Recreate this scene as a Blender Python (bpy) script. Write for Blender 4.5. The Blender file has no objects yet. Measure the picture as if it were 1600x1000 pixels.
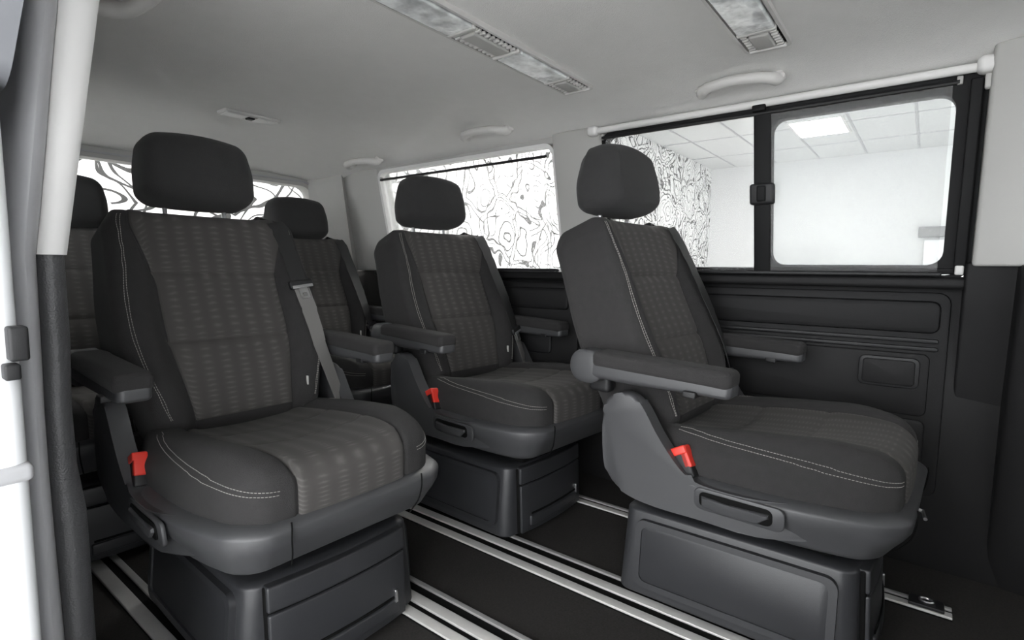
import bpy, bmesh, math, random
from mathutils import Vector, Matrix
from mathutils.bvhtree import BVHTree

scene = bpy.context.scene
COL = scene.collection
PI = math.pi
random.seed(4)

# ------------------------------------------------------------------ camera, world, exposure
# axes of the van: +X across towards the window side, +Y towards the tailgate, +Z up, z = 0 on the cabin carpet
cam_d = bpy.data.cameras.new('camera'); cam = bpy.data.objects.new('camera', cam_d); COL.objects.link(cam)
cam_d.sensor_width = 36.0; cam_d.lens = 836.5 / 1600 * 36; cam_d.clip_start = 0.01
cam.matrix_world = Matrix(((0.6120511, 0.07062128, -0.78765861, 0.0),
                           (-0.79076507, 0.0662002, -0.60852949, 0.0),
                           (0.00916803, 0.99530406, 0.09636275, 0.82),
                           (0, 0, 0, 1)))
scene.camera = cam
w = bpy.data.worlds.new('showroom_daylight'); scene.world = w; w.use_nodes = True
bg = w.node_tree.nodes['Background']; bg.inputs[0].default_value = (0.96, 0.98, 1.0, 1); bg.inputs[1].default_value = 8.0
vs = scene.view_settings
vs.view_transform = 'Standard'; vs.look = 'None'; vs.gamma = 1.0; vs.use_curve_mapping = False; vs.exposure = 0.0
LAMP_POWER = 48.0

# ------------------------------------------------------------------ materials
MATS = {}
def mat(name, col, rough=0.6, metal=0.0, spec=0.5, bump=0.0, bscale=300, var=0.0, vscale=4, emit=0, alpha=None, sheen=0):
    m = bpy.data.materials.new(name); m.use_nodes = True; MATS[name] = m
    nt = m.node_tree; b = nt.nodes['Principled BSDF']
    b.inputs['Base Color'].default_value = (*col, 1); b.inputs['Roughness'].default_value = rough
    b.inputs['Metallic'].default_value = metal; b.inputs['Specular IOR Level'].default_value = spec
    if sheen: b.inputs['Sheen Weight'].default_value = sheen; b.inputs['Sheen Roughness'].default_value = .5
    tc = nt.nodes.new('ShaderNodeTexCoord')
    if var:
        n = nt.nodes.new('ShaderNodeTexNoise'); n.inputs['Scale'].default_value = vscale; n.inputs['Detail'].default_value = 4
        nt.links.new(tc.outputs['Object'], n.inputs['Vector'])
        r = nt.nodes.new('ShaderNodeMix'); r.data_type = 'RGBA'
        r.inputs[6].default_value = (*[c * (1 - var) for c in col], 1); r.inputs[7].default_value = (*[min(1, c * (1 + var)) for c in col], 1)
        nt.links.new(n.outputs[0], r.inputs[0]); nt.links.new(r.outputs[2], b.inputs['Base Color'])
    if bump:
        n2 = nt.nodes.new('ShaderNodeTexNoise'); n2.inputs['Scale'].default_value = bscale; n2.inputs['Detail'].default_value = 2
        nt.links.new(tc.outputs['Object'], n2.inputs['Vector'])
        bp = nt.nodes.new('ShaderNodeBump'); bp.inputs['Strength'].default_value = bump; bp.inputs['Distance'].default_value = .002
        nt.links.new(n2.outputs[0], bp.inputs['Height']); nt.links.new(bp.outputs[0], b.inputs['Normal'])
    if emit:
        b.inputs['Emission Color'].default_value = (1, .98, .95, 1); b.inputs['Emission Strength'].default_value = emit
    return m
def mth(nt, op, a, b=None, c=None):
    n = nt.nodes.new('ShaderNodeMath'); n.operation = op
    for i, v in enumerate((a, b, c)):
        if v is None: continue
        if isinstance(v, (int, float)): n.inputs[i].default_value = v
        else: nt.links.new(v, n.inputs[i])
    return n.outputs[0]

mat('fabric', (.031, .030, .0303), .9, spec=.12, bump=.5, bscale=700, var=.12, vscale=60, sheen=.04)
mat('fabric_head', (.033, .0325, .033), .88, spec=.2, bump=.5, bscale=700, var=.1, vscale=60, sheen=.08)
mat('plastic', (.025, .0257, .0285), .42, spec=.5, bump=.12, bscale=900, var=.06, vscale=12)
mat('plastic_grey', (.050, .0505, .0535), .45, spec=.5, bump=.12, bscale=900, var=.06, vscale=12)
mat('plastic_dark', (.012, .012, .013), .5, spec=.4, bump=.1, bscale=800)
mat('panel_dark', (.0105, .0103, .0108), .6, spec=.25, bump=.2, bscale=600, var=.1, vscale=8)
mat('gap_black', (.004, .004, .004), .8, spec=.1)
mat('thread', (.30, .285, .27), .8)
mat('red', (.62, .035, .022), .38)
mat('metal', (.62, .62, .63), .28, metal=1)
mat('alu', (.60, .59, .575), .40, metal=.25, bump=.05, bscale=200, var=.1, vscale=30)
mat('alu_dull', (.34, .335, .33), .5, metal=.3, var=.1, vscale=30)
mat('belt_dark', (.012, .012, .0125), .55, spec=.5, bump=.3, bscale=500)
mat('belt_sheen', (.16, .155, .15), .38, spec=.6, bump=.2, bscale=500)  # sheen on the twisted lower webbing, painted as a paler belt colour
mat('tag', (.5, .5, .48), .7)
mat('headliner', (.76, .75, .735), .95, spec=.15, bump=.5, bscale=500, var=.03, vscale=20)
mat('trim_light', (.44, .435, .42), .65, spec=.3, bump=.15, bscale=500)
mat('trim_white', (.74, .73, .72), .5, spec=.35)
mat('handle_grey', (.60, .59, .575), .5, spec=.4)
mat('carpet', (.036, .034, .033), 1.0, spec=.05, bump=1.0, bscale=900, var=.35, vscale=200)
mat('rubber', (.008, .008, .0085), .6, spec=.2)
mat('pillar_dark', (.055, .055, .058), .42, spec=.5, bump=.5, bscale=350)
mat('seal', (.40, .40, .415), .38, spec=.55, var=.05, vscale=20)
mat('paint', (.80, .81, .83), .2, spec=.6)
mat('door_dark', (.16, .165, .18), .3, spec=.6)
mat('dark_glass', (.10, .11, .125), .08, spec=.8)
mat('outer_skin', (.75, .76, .78), .25)
mat('room_wall', (.66, .665, .665), .8, var=.02, vscale=1)
mat('room_ceiling', (.70, .71, .71), .9, bump=.2, bscale=60)
mat('room_grid', (.42, .43, .44), .6)
mat('room_floor', (.72, .72, .71), .35, var=.1, vscale=1)
mat('lamp', (.9, .9, .9), .5, emit=LAMP_POWER)
mat('lens_dark', (.25, .25, .26), .2)
mat('door_grey', (.16, .16, .165), .5)

def ribbed():
    """charcoal centre cloth: fine cross hatching gathered in lengthwise stripes"""
    m = mat('fabric_rib', (.04, .04, .04), .88, spec=.15, sheen=.04); nt = m.node_tree; b = nt.nodes['Principled BSDF']
    tc = nt.nodes.new('ShaderNodeTexCoord'); sp = nt.nodes.new('ShaderNodeSeparateXYZ'); nt.links.new(tc.outputs['Object'], sp.inputs[0])
    x, y, z = sp.outputs
    nz = nt.nodes.new('ShaderNodeTexNoise'); nz.inputs['Scale'].default_value = 60; nt.links.new(tc.outputs['Object'], nz.inputs['Vector'])
    wob = mth(nt, 'MULTIPLY', nz.outputs[0], .004)
    s = mth(nt, 'ADD', mth(nt, 'SUBTRACT', z, y), wob)
    hat = mth(nt, 'SINE', mth(nt, 'MULTIPLY', s, 2 * PI / .0088))
    xs = mth(nt, 'SINE', mth(nt, 'MULTIPLY', x, 2 * PI / .043))
    grp = mth(nt, 'MULTIPLY', mth(nt, 'ADD', xs, 1), .5)
    h = mth(nt, 'MULTIPLY', mth(nt, 'ADD', hat, 1), .5)
    k = mth(nt, 'MULTIPLY', mth(nt, 'POWER', h, 3), mth(nt, 'POWER', grp, 2))
    fac = mth(nt, 'ADD', mth(nt, 'MULTIPLY', grp, .10), mth(nt, 'MULTIPLY', k, .42))
    r = nt.nodes.new('ShaderNodeMix'); r.data_type = 'RGBA'
    r.inputs[6].default_value = (.056, .053, .051, 1); r.inputs[7].default_value = (.125, .119, .114, 1)
    nt.links.new(fac, r.inputs[0]); nt.links.new(r.outputs[2], b.inputs['Base Color'])
    bp = nt.nodes.new('ShaderNodeBump'); bp.inputs['Strength'].default_value = .3; bp.inputs['Distance'].default_value = .001
    nt.links.new(k, bp.inputs['Height']); nt.links.new(bp.outputs[0], b.inputs['Normal'])
ribbed()

def glassy(name, tcol, frac, grey, rough=.03):
    """see-through sheet: mostly transparent, the rest a reflecting or veiling surface"""
    m = bpy.data.materials.new(name); m.use_nodes = True; MATS[name] = m; nt = m.node_tree
    nt.nodes.remove(nt.nodes['Principled BSDF']); out = nt.nodes['Material Output']
    t = nt.nodes.new('ShaderNodeBsdfTransparent'); t.inputs[0].default_value = (*tcol, 1)
    if grey is None:
        g = nt.nodes.new('ShaderNodeBsdfGlossy'); g.inputs['Roughness'].default_value = rough
        fr = nt.nodes.new('ShaderNodeFresnel'); fr.inputs[0].default_value = 1.45
    else:
        g1 = nt.nodes.new('ShaderNodeBsdfDiffuse'); g1.inputs[0].default_value = (*grey, 1)
        g2 = nt.nodes.new('ShaderNodeBsdfTranslucent'); g2.inputs[0].default_value = (*grey, 1)
        ad = nt.nodes.new('ShaderNodeMixShader'); ad.inputs[0].default_value = .5
        nt.links.new(g1.outputs[0], ad.inputs[1]); nt.links.new(g2.outputs[0], ad.inputs[2]); g = ad
    mx = nt.nodes.new('ShaderNodeMixShader')
    if grey is None: nt.links.new(mth(nt, 'MULTIPLY', fr.outputs[0], frac), mx.inputs[0])
    else: mx.inputs[0].default_value = frac
    nt.links.new(t.outputs[0], mx.inputs[1]); nt.links.new(g.outputs[0], mx.inputs[2]); nt.links.new(mx.outputs[0], out.inputs[0])
    return m
glassy('glass', (.96, .97, .97), .6, None)
glassy('blind_mesh', (1, 1, 1), .16, (.75, .75, .75))
def lens_mat():
    m = mat('lens', (.80, .83, .83), .12, spec=.9); nt = m.node_tree; b = nt.nodes['Principled BSDF']
    tc = nt.nodes.new('ShaderNodeTexCoord'); n = nt.nodes.new('ShaderNodeTexNoise'); n.inputs['Scale'].default_value = 22; n.inputs['Detail'].default_value = 3
    nt.links.new(tc.outputs['Object'], n.inputs['Vector'])
    r = nt.nodes.new('ShaderNodeMix'); r.data_type = 'RGBA'; r.inputs[6].default_value = (.42, .43, .435, 1); r.inputs[7].default_value = (.95, .97, .97, 1)  # bright and dark patches painted in for reflections in the lens
    nt.links.new(mth(nt, 'MULTIPLY_ADD', n.outputs[0], 3.2, -1.05), r.inputs[0]); nt.links.new(r.outputs[2], b.inputs['Base Color'])
    bp = nt.nodes.new('ShaderNodeBump'); bp.inputs['Strength'].default_value = .6; bp.inputs['Distance'].default_value = .01
    nt.links.new(n.outputs[0], bp.inputs['Height']); nt.links.new(bp.outputs[0], b.inputs['Normal'])
lens_mat()

def mural():
    """white wall covered with black marker line scribbles: cells, rings and wavy bands"""
    m = mat('mural', (.9, .9, .9), .8); nt = m.node_tree; b = nt.nodes['Principled BSDF']
    tc = nt.nodes.new('ShaderNodeTexCoord')
    nz = nt.nodes.new('ShaderNodeTexNoise'); nz.inputs['Scale'].default_value = 3.0; nt.links.new(tc.outputs['Object'], nz.inputs['Vector'])
    mixv = nt.nodes.new('ShaderNodeMix'); mixv.data_type = 'VECTOR'; mixv.inputs[0].default_value = .22
    nt.links.new(tc.outputs['Object'], mixv.inputs[4]); nt.links.new(nz.outputs[1], mixv.inputs[5])
    def vor(scale, feat):
        v = nt.nodes.new('ShaderNodeTexVoronoi'); v.feature = feat; v.inputs['Scale'].default_value = scale
        nt.links.new(mixv.outputs[1], v.inputs['Vector']); return v.outputs['Distance']
    lines = []
    d = vor(2.6, 'F1'); e = vor(2.6, 'DISTANCE_TO_EDGE')
    fr = mth(nt, 'FRACT', mth(nt, 'MULTIPLY', d, 8.0)); inner = mth(nt, 'LESS_THAN', d, .38)
    lines.append(mth(nt, 'MULTIPLY', mth(nt, 'LESS_THAN', fr, .20), inner))
    n3 = nt.nodes.new('ShaderNodeTexNoise'); n3.inputs['Scale'].default_value = 4.2; n3.inputs['Detail'].default_value = 0
    nt.links.new(tc.outputs['Object'], n3.inputs['Vector'])
    cf = mth(nt, 'FRACT', mth(nt, 'MULTIPLY', n3.outputs[0], 9.0))
    lines.append(mth(nt, 'MULTIPLY', mth(nt, 'LESS_THAN', cf, .19), mth(nt, 'GREATER_THAN', d, .38)))
    lines.append(mth(nt, 'LESS_THAN', mth(nt, 'ABSOLUTE', mth(nt, 'SUBTRACT', e, .05)), .014))
    t = lines[0]
    for l in lines[1:]: t = mth(nt, 'MAXIMUM', t, l)
    r = nt.nodes.new('ShaderNodeMix'); r.data_type = 'RGBA'
    r.inputs[6].default_value = (.88, .88, .88, 1); r.inputs[7].default_value = (.03, .03, .03, 1)
    nt.links.new(t, r.inputs[0]); nt.links.new(r.outputs[2], b.inputs['Base Color'])
mural()

# ------------------------------------------------------------------ geometry helpers
def smooth(me, ang=40):
    for p in me.polygons: p.use_smooth = True
    me.set_sharp_from_angle(angle=math.radians(ang))
def obj(name, vf, m, parent=None, ang=40, flat=False):
    v, f = vf
    me = bpy.data.meshes.new(name); me.from_pydata([tuple(p) for p in v], [], f); me.update()
    bm = bmesh.new(); bm.from_mesh(me); bmesh.ops.recalc_face_normals(bm, faces=bm.faces); bm.to_mesh(me); bm.free()
    if not flat: smooth(me, ang)
    me.materials.append(MATS[m])
    o = bpy.data.objects.new(name, me); COL.objects.link(o)
    if parent: o.parent = parent
    return o
def tag(o, label, cat=None, group=None):
    o['label'] = label
    if cat: o['category'] = cat
    if group: o['group'] = group
    return o
def thing(name, label, cat, loc=(0, 0, 0), rz=0, group=None):
    e = bpy.data.objects.new(name, None); COL.objects.link(e); e.empty_display_size = .1
    e.location = loc; e.rotation_euler = (0, 0, rz); return tag(e, label, cat, group)
def struct(o, label=None):
    o['kind'] = 'structure'
    if label: o['label'] = label
    return o
def join(*parts):
    V, F = [], []
    for v, f in parts:
        n = len(V); V += list(v); F += [[i + n for i in q] for q in f]
    return V, F
def xf(vf, M): return [M @ Vector(p) for p in vf[0]], vf[1]
def mv(vf, d): d = Vector(d); return [Vector(p) + d for p in vf[0]], vf[1]

def sub(lo, hi, n, extra=()):
    s = {round(lo + (hi - lo) * i / n, 5) for i in range(n + 1)} | {round(e, 5) for e in extra if lo < e < hi}
    s = sorted(s); out = [s[0]]
    for a in s[1:]:
        if a - out[-1] > 1e-4: out.append(a)
    return out
def rbox(h, r, n=(1, 1, 1), nr=3, ex=((), (), ()), deform=None):
    """rounded box about the origin; h half sizes, r radius (number or xyz). Returns verts, faces, tags (side, cube centre)"""
    if not isinstance(r, (tuple, list)): r = (r, r, r)
    r = [min(a, b * .999) for a, b in zip(r, h)]
    C = []
    for a in range(3):
        i = h[a] - r[a]
        corner = [r[a] * math.tan(math.radians(45 * k / nr)) for k in range(1, nr + 1)]
        C.append([-i - c for c in reversed(corner)] + sub(-i, i, n[a], ex[a]) + [i + c for c in corner])
    idx, V, O, F, T = {}, [], [], [], []
    N = [len(c) - 1 for c in C]
    def vert(k):
        if k in idx: return idx[k]
        p = [C[a][k[a]] for a in range(3)]; q = [max(-(h[a] - r[a]), min(h[a] - r[a], p[a])) for a in range(3)]
        d = [(p[a] - q[a]) / r[a] for a in range(3)]; l = math.sqrt(sum(t * t for t in d)) or 1
        P = Vector([q[a] + r[a] * d[a] / l for a in range(3)])
        idx[k] = len(V); O.append(P.copy()); V.append(P); return idx[k]
    for a in range(3):
        b, c = (a + 1) % 3, (a + 2) % 3
        for side in (0, N[a]):
            for i in range(N[b]):
                for j in range(N[c]):
                    q = []
                    for di, dj in ((0, 0), (1, 0), (1, 1), (0, 1)):
                        k = [0, 0, 0]; k[a] = side; k[b] = i + di; k[c] = j + dj; q.append(vert(tuple(k)))
                    if side == 0: q.reverse()
                    F.append(q); cc = [0, 0, 0]; cc[a] = C[a][side]; cc[b] = (C[b][i] + C[b][i + 1]) / 2; cc[c] = (C[c][j] + C[c][j + 1]) / 2
                    T.append(((1 if side else -1) * (a + 1), Vector(cc)))
    if deform: V = [Vector(deform(p.copy())) for p in V]
    return V, F, T
def B(h, r, c=(0, 0, 0), n=(1, 1, 1), nr=2, deform=None):
    v, f, _ = rbox(h, r, n, nr, deform=deform); return mv((v, f), c)
def patch(V, F, T, pred, t=.0015, sink=.002):
    """skin of the chosen faces, lifted by t, its rim tucked under"""
    fs = [q for q, tg in zip(F, T) if pred(*tg)]
    nrm = {}
    for q in F:
        nn = (V[q[1]] - V[q[0]]).cross(V[q[2]] - V[q[0]])
        for i in q: nrm[i] = nrm.get(i, Vector()) + nn
    ec = {}
    for q in fs:
        for i in range(len(q)):
            e = tuple(sorted((q[i], q[(i + 1) % len(q)]))); ec[e] = ec.get(e, 0) + 1
    rim = {i for e, c in ec.items() if c == 1 for i in e}
    ids = sorted({i for q in fs for i in q}); mp = {i: k for k, i in enumerate(ids)}
    return [V[i] + nrm[i].normalized() * (-sink if i in rim else t) for i in ids], [[mp[i] for i in q] for q in fs]
def tube(pts, r, n=8, closed=False, flat=None):
    """tube along a polyline; flat = (w, t, normal) makes a ribbon"""
    pts = [Vector(p) for p in pts]; V, F = [], []; m = len(pts); up = None
    for i, p in enumerate(pts):
        if closed: d = pts[(i + 1) % m] - pts[i - 1]
        else: d = pts[min(i + 1, m - 1)] - pts[max(i - 1, 0)]
        d.normalize()
        if up is None: up = d.orthogonal().normalized()
        up = (up - d * up.dot(d)).normalized(); s = d.cross(up)
        rr = r[i] if isinstance(r, (list, tuple)) else r
        for k in range(n):
            a = 2 * PI * k / n; V.append(p + (up * math.cos(a) + s * math.sin(a)) * rr)
    for i in range(m if closed else m - 1):
        j = (i + 1) % m
        for k in range(n): F.append([i * n + k, i * n + (k + 1) % n, j * n + (k + 1) % n, j * n + k])
    if not closed: F += [list(range(n))[::-1], list(range((m - 1) * n, m * n))]
    return V, F
def ribbon(pts, nrm, w, t):
    """flat webbing: pts along it, nrm the outward normal at each point"""
    V, F = [], []; m = len(pts)
    for i in range(m):
        d = (Vector(pts[min(i + 1, m - 1)]) - Vector(pts[max(i - 1, 0)])).normalized(); nn = Vector(nrm[i]).normalized(); s = d.cross(nn).normalized(); nn = s.cross(d)
        for a, b in ((-w, 0), (w, 0), (w, t), (w * .3, t * 1.5), (-w * .3, t * 1.5), (-w, t)): V.append(Vector(pts[i]) + s * a + nn * b)
    k6 = 6
    for i in range(m - 1):
        for k in range(k6): F.append([i * k6 + k, i * k6 + (k + 1) % k6, (i + 1) * k6 + (k + 1) % k6, (i + 1) * k6 + k])
    F += [list(range(k6))[::-1], list(range((m - 1) * k6, m * k6))]
    return V, F
def prism(prof, x0, x1, bev=.004, axis=0, seg=2):
    """closed profile extruded from x0 to x1 along an axis (profile in the other two, cyclic order), both rims bevelled"""
    b, c = (axis + 1) % 3, (axis + 2) % 3
    bm = bmesh.new(); lo, hi = [], []
    for u, v in prof:
        p = [0, 0, 0]; p[b] = u; p[c] = v; p[axis] = x0; lo.append(bm.verts.new(p)); p[axis] = x1; hi.append(bm.verts.new(p))
    n = len(prof); bm.faces.new(lo[::-1]); bm.faces.new(hi)
    for i in range(n): bm.faces.new((lo[i], lo[(i + 1) % n], hi[(i + 1) % n], hi[i]))
    if bev:
        es = [e for e in bm.edges if (e.verts[0] in lo and e.verts[1] in lo) or (e.verts[0] in hi and e.verts[1] in hi)]
        bmesh.ops.bevel(bm, geom=es, offset=bev, segments=seg, affect='EDGES', profile=.5)
    bm.verts.index_update(); V = [v.co.copy() for v in bm.verts]; F = [[v.index for v in f.verts] for f in bm.faces]; bm.free()
    return V, F
def rrect(u0, u1, v0, v1, r, n=4):
    P = []
    for cu, cv, a0 in ((u1 - r, v1 - r, 0), (u0 + r, v1 - r, 90), (u0 + r, v0 + r, 180), (u1 - r, v0 + r, 270)):
        for k in range(n + 1):
            a = math.radians(a0 + 90 * k / n); P.append((cu + r * math.cos(a), cv + r * math.sin(a)))
    return P
def ringframe(out, inn, x0, x1, axis=0):
    """flat frame between two profiles of equal count"""
    b, c = (axis + 1) % 3, (axis + 2) % 3; V, F = [], []; n = len(out)
    for pr in (out, inn):
        for x in (x0, x1):
            for u, v in pr:
                p = [0, 0, 0]; p[b] = u; p[c] = v; p[axis] = x; V.append(Vector(p))
    for i in range(n):
        j = (i + 1) % n
        F += [[i, j, n + j, n + i], [2 * n + i, 3 * n + i, 3 * n + j, 2 * n + j], [i, 2 * n + i, 2 * n + j, j], [n + i, n + j, 3 * n + j, 3 * n + i]]
    return V, F
def sm(a, b, x):
    t = max(0, min(1, (x - a) / (b - a))); return t * t * (3 - 2 * t)
def gauss(x, s): return math.exp(-(x / s) ** 2)
def smooth_path(P, n=6):
    P = [Vector(p) for p in P]; Q = []
    for i in range(len(P) - 1):
        p0, p1, p2, p3 = P[max(i - 1, 0)], P[i], P[i + 1], P[min(i + 2, len(P) - 1)]
        for k in range(n):
            t = k / n; Q.append(.5 * (2 * p1 + (p2 - p0) * t + (2 * p0 - 5 * p1 + 4 * p2 - p3) * t * t + (3 * p1 - p0 - 3 * p2 + p3) * t ** 3))
    return Q + [P[-1]]
def copy_tree(o, parent=None):
    c = o.copy(); COL.objects.link(c); c.parent = parent
    for ch in list(o.children): copy_tree(ch, c)
    return c

# ------------------------------------------------------------------ showroom around the van
GZ, CZ, WX, WY = -.52, 2.62, 10.0, 3.2
def slab(name, lo, hi, m, label):
    c = [(a + b) / 2 for a, b in zip(lo, hi)]; h = [(b - a) / 2 for a, b in zip(lo, hi)]
    return struct(obj(name, B(h, .001, c, nr=1), m, flat=True), label)
slab('wall_back', (-4, WY, GZ), (WX + .1, WY + .1, CZ), 'mural', 'white showroom wall scribbled with black line drawings behind the van')
slab('wall_side', (WX, -8, GZ), (WX + .1, WY, CZ), 'room_wall', 'plain white showroom wall seen through the front side window')
slab('wall_front', (1.5, -8.1, GZ), (WX + .1, -8, CZ), 'room_wall', 'plain white unseen showroom wall ahead of the van, added to hold back daylight')  # unseen, added and cut short to steer the daylight
slab('floor_showroom', (-16, -18, GZ - .1), (WX + .1, WY + .1, GZ), 'room_floor', 'grey showroom floor outside the van')
rc = slab('ceiling_showroom', (-4, -8, CZ + .012), (WX + .1, WY + .1, CZ + .1), 'room_ceiling', 'tiled white showroom ceiling')
# ceiling grid bars and the tiles that can be seen through the window
GX = [-3.24 + 1.22 * i for i in range(11)]; GY = [WY - .42 - .64 * i for i in range(17)]
for gx in GX: obj('grid_bar', B((.012, 5.6, .006), .002, (gx, -2.4, CZ + .006), nr=1), 'room_grid', rc, flat=True)
for gy in GY: obj('grid_bar', B((6.95, .012, .006), .002, (3.0, gy, CZ + .005), nr=1), 'room_grid', rc, flat=True)
tile_me = None
for gx in GX[4:]:
    for gy in GY[:8]:
        if tile_me is None:
            o = obj('ceiling_tile', B((.594, .304, .005), .003, (0, 0, 0), nr=1), 'room_ceiling', rc, flat=True); tile_me = o.data
        else:
            o = bpy.data.objects.new('ceiling_tile', tile_me); COL.objects.link(o); o.parent = rc
        o.location = (gx + .61, gy - .32, CZ + .0075)
lamp_spots = [(7.85, 1.2), (-2.9, 1.0), (-2.9, -1.7), (3.2, 2.75), (3.2, 1.9), (2.0, 2.75), (.9, 2.75), (-.2, 2.75), (4.6, 2.5)]  # only the first is seen; the others are added to brighten the van
for i, (lx, ly) in enumerate(lamp_spots):
    t = thing('ceiling_panel_light', 'glowing square light panel in the showroom ceiling, seen through the front side window' if i == 0 else 'added square light panel out of view in the showroom ceiling, brightening the van', 'ceiling light', (lx, ly, CZ), 0, None if i == 0 else 'added light panels')
    obj('diffuser', B((.42, .27, .006), .002, (0, 0, -.002), nr=1), 'lamp', t, flat=True)
    obj('frame', ringframe(rrect(-.45, .45, -.30, .30, .004, 1), rrect(-.42, .42, -.27, .27, .002, 1), -.012, .012, axis=2), 'trim_white', t, flat=True)
# doorway recess on the far wall
d = thing('showroom_door', 'pale doorway low on the far showroom wall, at the window corner', 'door', (WX - .075, -.35, GZ))
obj('door_leaf', B((.018, .42, .90), .004, (0, 0, .90)), 'paint', d)
obj('door_header', B((.05, .50, .075), .006, (.01, 0, 1.92)), 'door_grey', d)

# ------------------------------------------------------------------ van shell
# floor
fl = struct(obj('floor', B((.88, 2.25, .02), .004, (1.03, .44, -.021), nr=1), 'carpet', flat=True), 'dark carpet of the van cabin')
# headliner: curved section swept along the van
sec = [(.300, 1.262), (.315, 1.292), (.355, 1.322), (.42, 1.342), (.50, 1.353), (.62, 1.36), (.85, 1.364), (1.03, 1.365), (1.21, 1.364), (1.42, 1.36), (1.52, 1.354), (1.60, 1.341), (1.665, 1.318), (1.705, 1.300), (1.745, 1.292)]
ys = [-1.85, -1.3, -.6, 0, .4, .8, 1.2, 1.6, 1.9, 2.1, 2.25, 2.36, 2.45, 2.52, 2.57, 2.60]
V, F = [], []
for y in ys:
    k = sm(2.2, 2.62, y)
    for x, z in sec:
        zz = z - .012 * max(0, y - 1.0) - (z - 1.262) * .55 * k - .01 * k
        V.append(Vector((x, y, zz)))
for y in ys:
    for x, z in sec: V.append(Vector((1.03 + (x - 1.03) * 1.05, y, z + .06)))
n = len(sec); m_ = len(ys) * n
for i in range(len(ys) - 1):
    for j in range(n - 1):
        q = [i * n + j, i * n + j + 1, (i + 1) * n + j + 1, (i + 1) * n + j]
        F.append(q); F.append([a + m_ for a in reversed(q)])
    F.append([i * n, (i + 1) * n, m_ + (i + 1) * n, m_ + i * n]); F.append([i * n + n - 1, m_ + i * n + n - 1, m_ + (i + 1) * n + n - 1, (i + 1) * n + n - 1])
F.append([j for j in range(n)] + [m_ + j for j in reversed(range(n))]); L = (len(ys) - 1) * n
F.append([L + j for j in range(n)] + [m_ + L + j for j in reversed(range(n))])
ceil = struct(obj('ceiling', (V, F), 'headliner', ang=50), 'light grey cloth headliner of the van')

def wx(z): return 1.80 - .21 * (z - .80)          # inner face of the left glazing
def lean(vf):                                      # shear a part built at X=0 on to the leaning window plane
    return [Vector((p.x + wx(p.z), p.y, p.z)) for p in map(Vector, vf[0])], vf[1]

# lower left wall with its moulded cards
wl = struct(obj('wall_left', join(B((.05, 1.95, .405), .006, (1.885, .65, .395), nr=1)), 'panel_dark'), 'dark moulded lower side wall of the van under the windows')
def card(name, prof, x0, x1, m='panel_dark', bev=.008): return obj(name, prism(prof, x0, x1, bev), m, wl)
obj('belt_ledge', B((.028, 1.20, .016), .012, (1.812, 1.1, .792), nr=3), 'panel_dark', wl)
card('door_card', rrect(-.055, .98, .20, .765, .03), 1.822, 1.84, bev=.006)
card('padded_upper_card', rrect(-.035, .96, .655, .742, .02), 1.806, 1.835, 'panel_dark', .012)
card('trim_strip', rrect(-.035, .96, .628, .640, .005), 1.812, 1.83, 'plastic_dark', .004)
card('trim_strip', rrect(-.035, .96, .606, .618, .005), 1.814, 1.83, 'plastic_dark', .004)
card('middle_card', rrect(-.02, .96, .425, .598, .018), 1.815, 1.83, 'panel_dark', .006)
card('pocket_frame', rrect(.000, .140, .500, .585, .016), 1.806, 1.83, 'plastic_dark', .004)
card('pocket_lid', rrect(.010, .130, .508, .577, .010), 1.800, 1.82, 'panel_dark', .004)
card('lower_card', rrect(-.02, .96, .235, .415, .018), 1.816, 1.83, 'panel_dark', .006)
card('rear_card', rrect(1.08, 2.2, .20, .765, .03), 1.822, 1.84, bev=.006)
card('rear_upper_card', rrect(1.12, 2.15, .655, .742, .02), 1.808, 1.835, bev=.010)
card('rear_cup_recess', rrect(1.20, 1.46, .47, .60, .02), 1.812, 1.83, 'plastic_dark', .008)
card('rear_lower_card', rrect(1.12, 2.15, .25, .44, .02), 1.814, 1.83, bev=.006)

def upright(name, y0, y1, z0, z1, th, m, label, off=0, bulge=.01):
    def df(p):
        p.x -= bulge * (1 - (p.y / ((y1 - y0) / 2 + 1e-6)) ** 2); return p
    v, f, _ = rbox((th / 2, (y1 - y0) / 2, (z1 - z0) / 2), .008, (1, 8, 6), 2, deform=df)
    v = [Vector((p.x + th / 2 + off, p.y + (y0 + y1) / 2, p.z + (z0 + z1) / 2)) for p in v]
    return struct(obj(name, lean((v, f)), m), label)
upright('trim_1', .925, 1.125, .80, 1.31, .08, 'trim_light', 'light grey pillar between the two side windows', off=-.012)
upright('trim_2', 2.14, 2.47, .80, 1.30, .08, 'trim_light', 'light grey pillar behind the rear side window', off=-.005)
upright('trim_3', -.50, -.085, .835, 1.33, .10, 'trim_light', 'light grey upper pillar at the front edge of the side window', off=-.05, bulge=.035)
upright('trim_4', -.34, -.17, -.01, .84, .12, 'panel_dark', 'dark lower pillar at the front edge of the side wall', off=-.115, bulge=.03)
upright('trim_5', -1.3, -.074, 0, .845, .08, 'panel_dark', 'dark side wall ahead of the front pillar', off=-.03)
# header above the glass
struct(obj('trim_6', join(lean(B((.03, 1.17, .022), .006, (.03, 1.08, 1.302)))), 'trim_light'), 'light strip over the side windows')
# corner panel to the tailgate
pv = [Vector(p) for p in ((1.73, 2.39, .80), (1.64, 2.60, .80), (1.60, 2.60, 1.30), (1.66, 2.39, 1.31))]
struct(obj('trim_7', (pv + [p + Vector((.08, .06, 0)) for p in pv], [[0, 1, 2, 3], [7, 6, 5, 4], [0, 4, 5, 1], [1, 5, 6, 2], [2, 6, 7, 3], [3, 7, 4, 0]]), 'trim_light', flat=True), 'light corner panel beside the tailgate')

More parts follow.
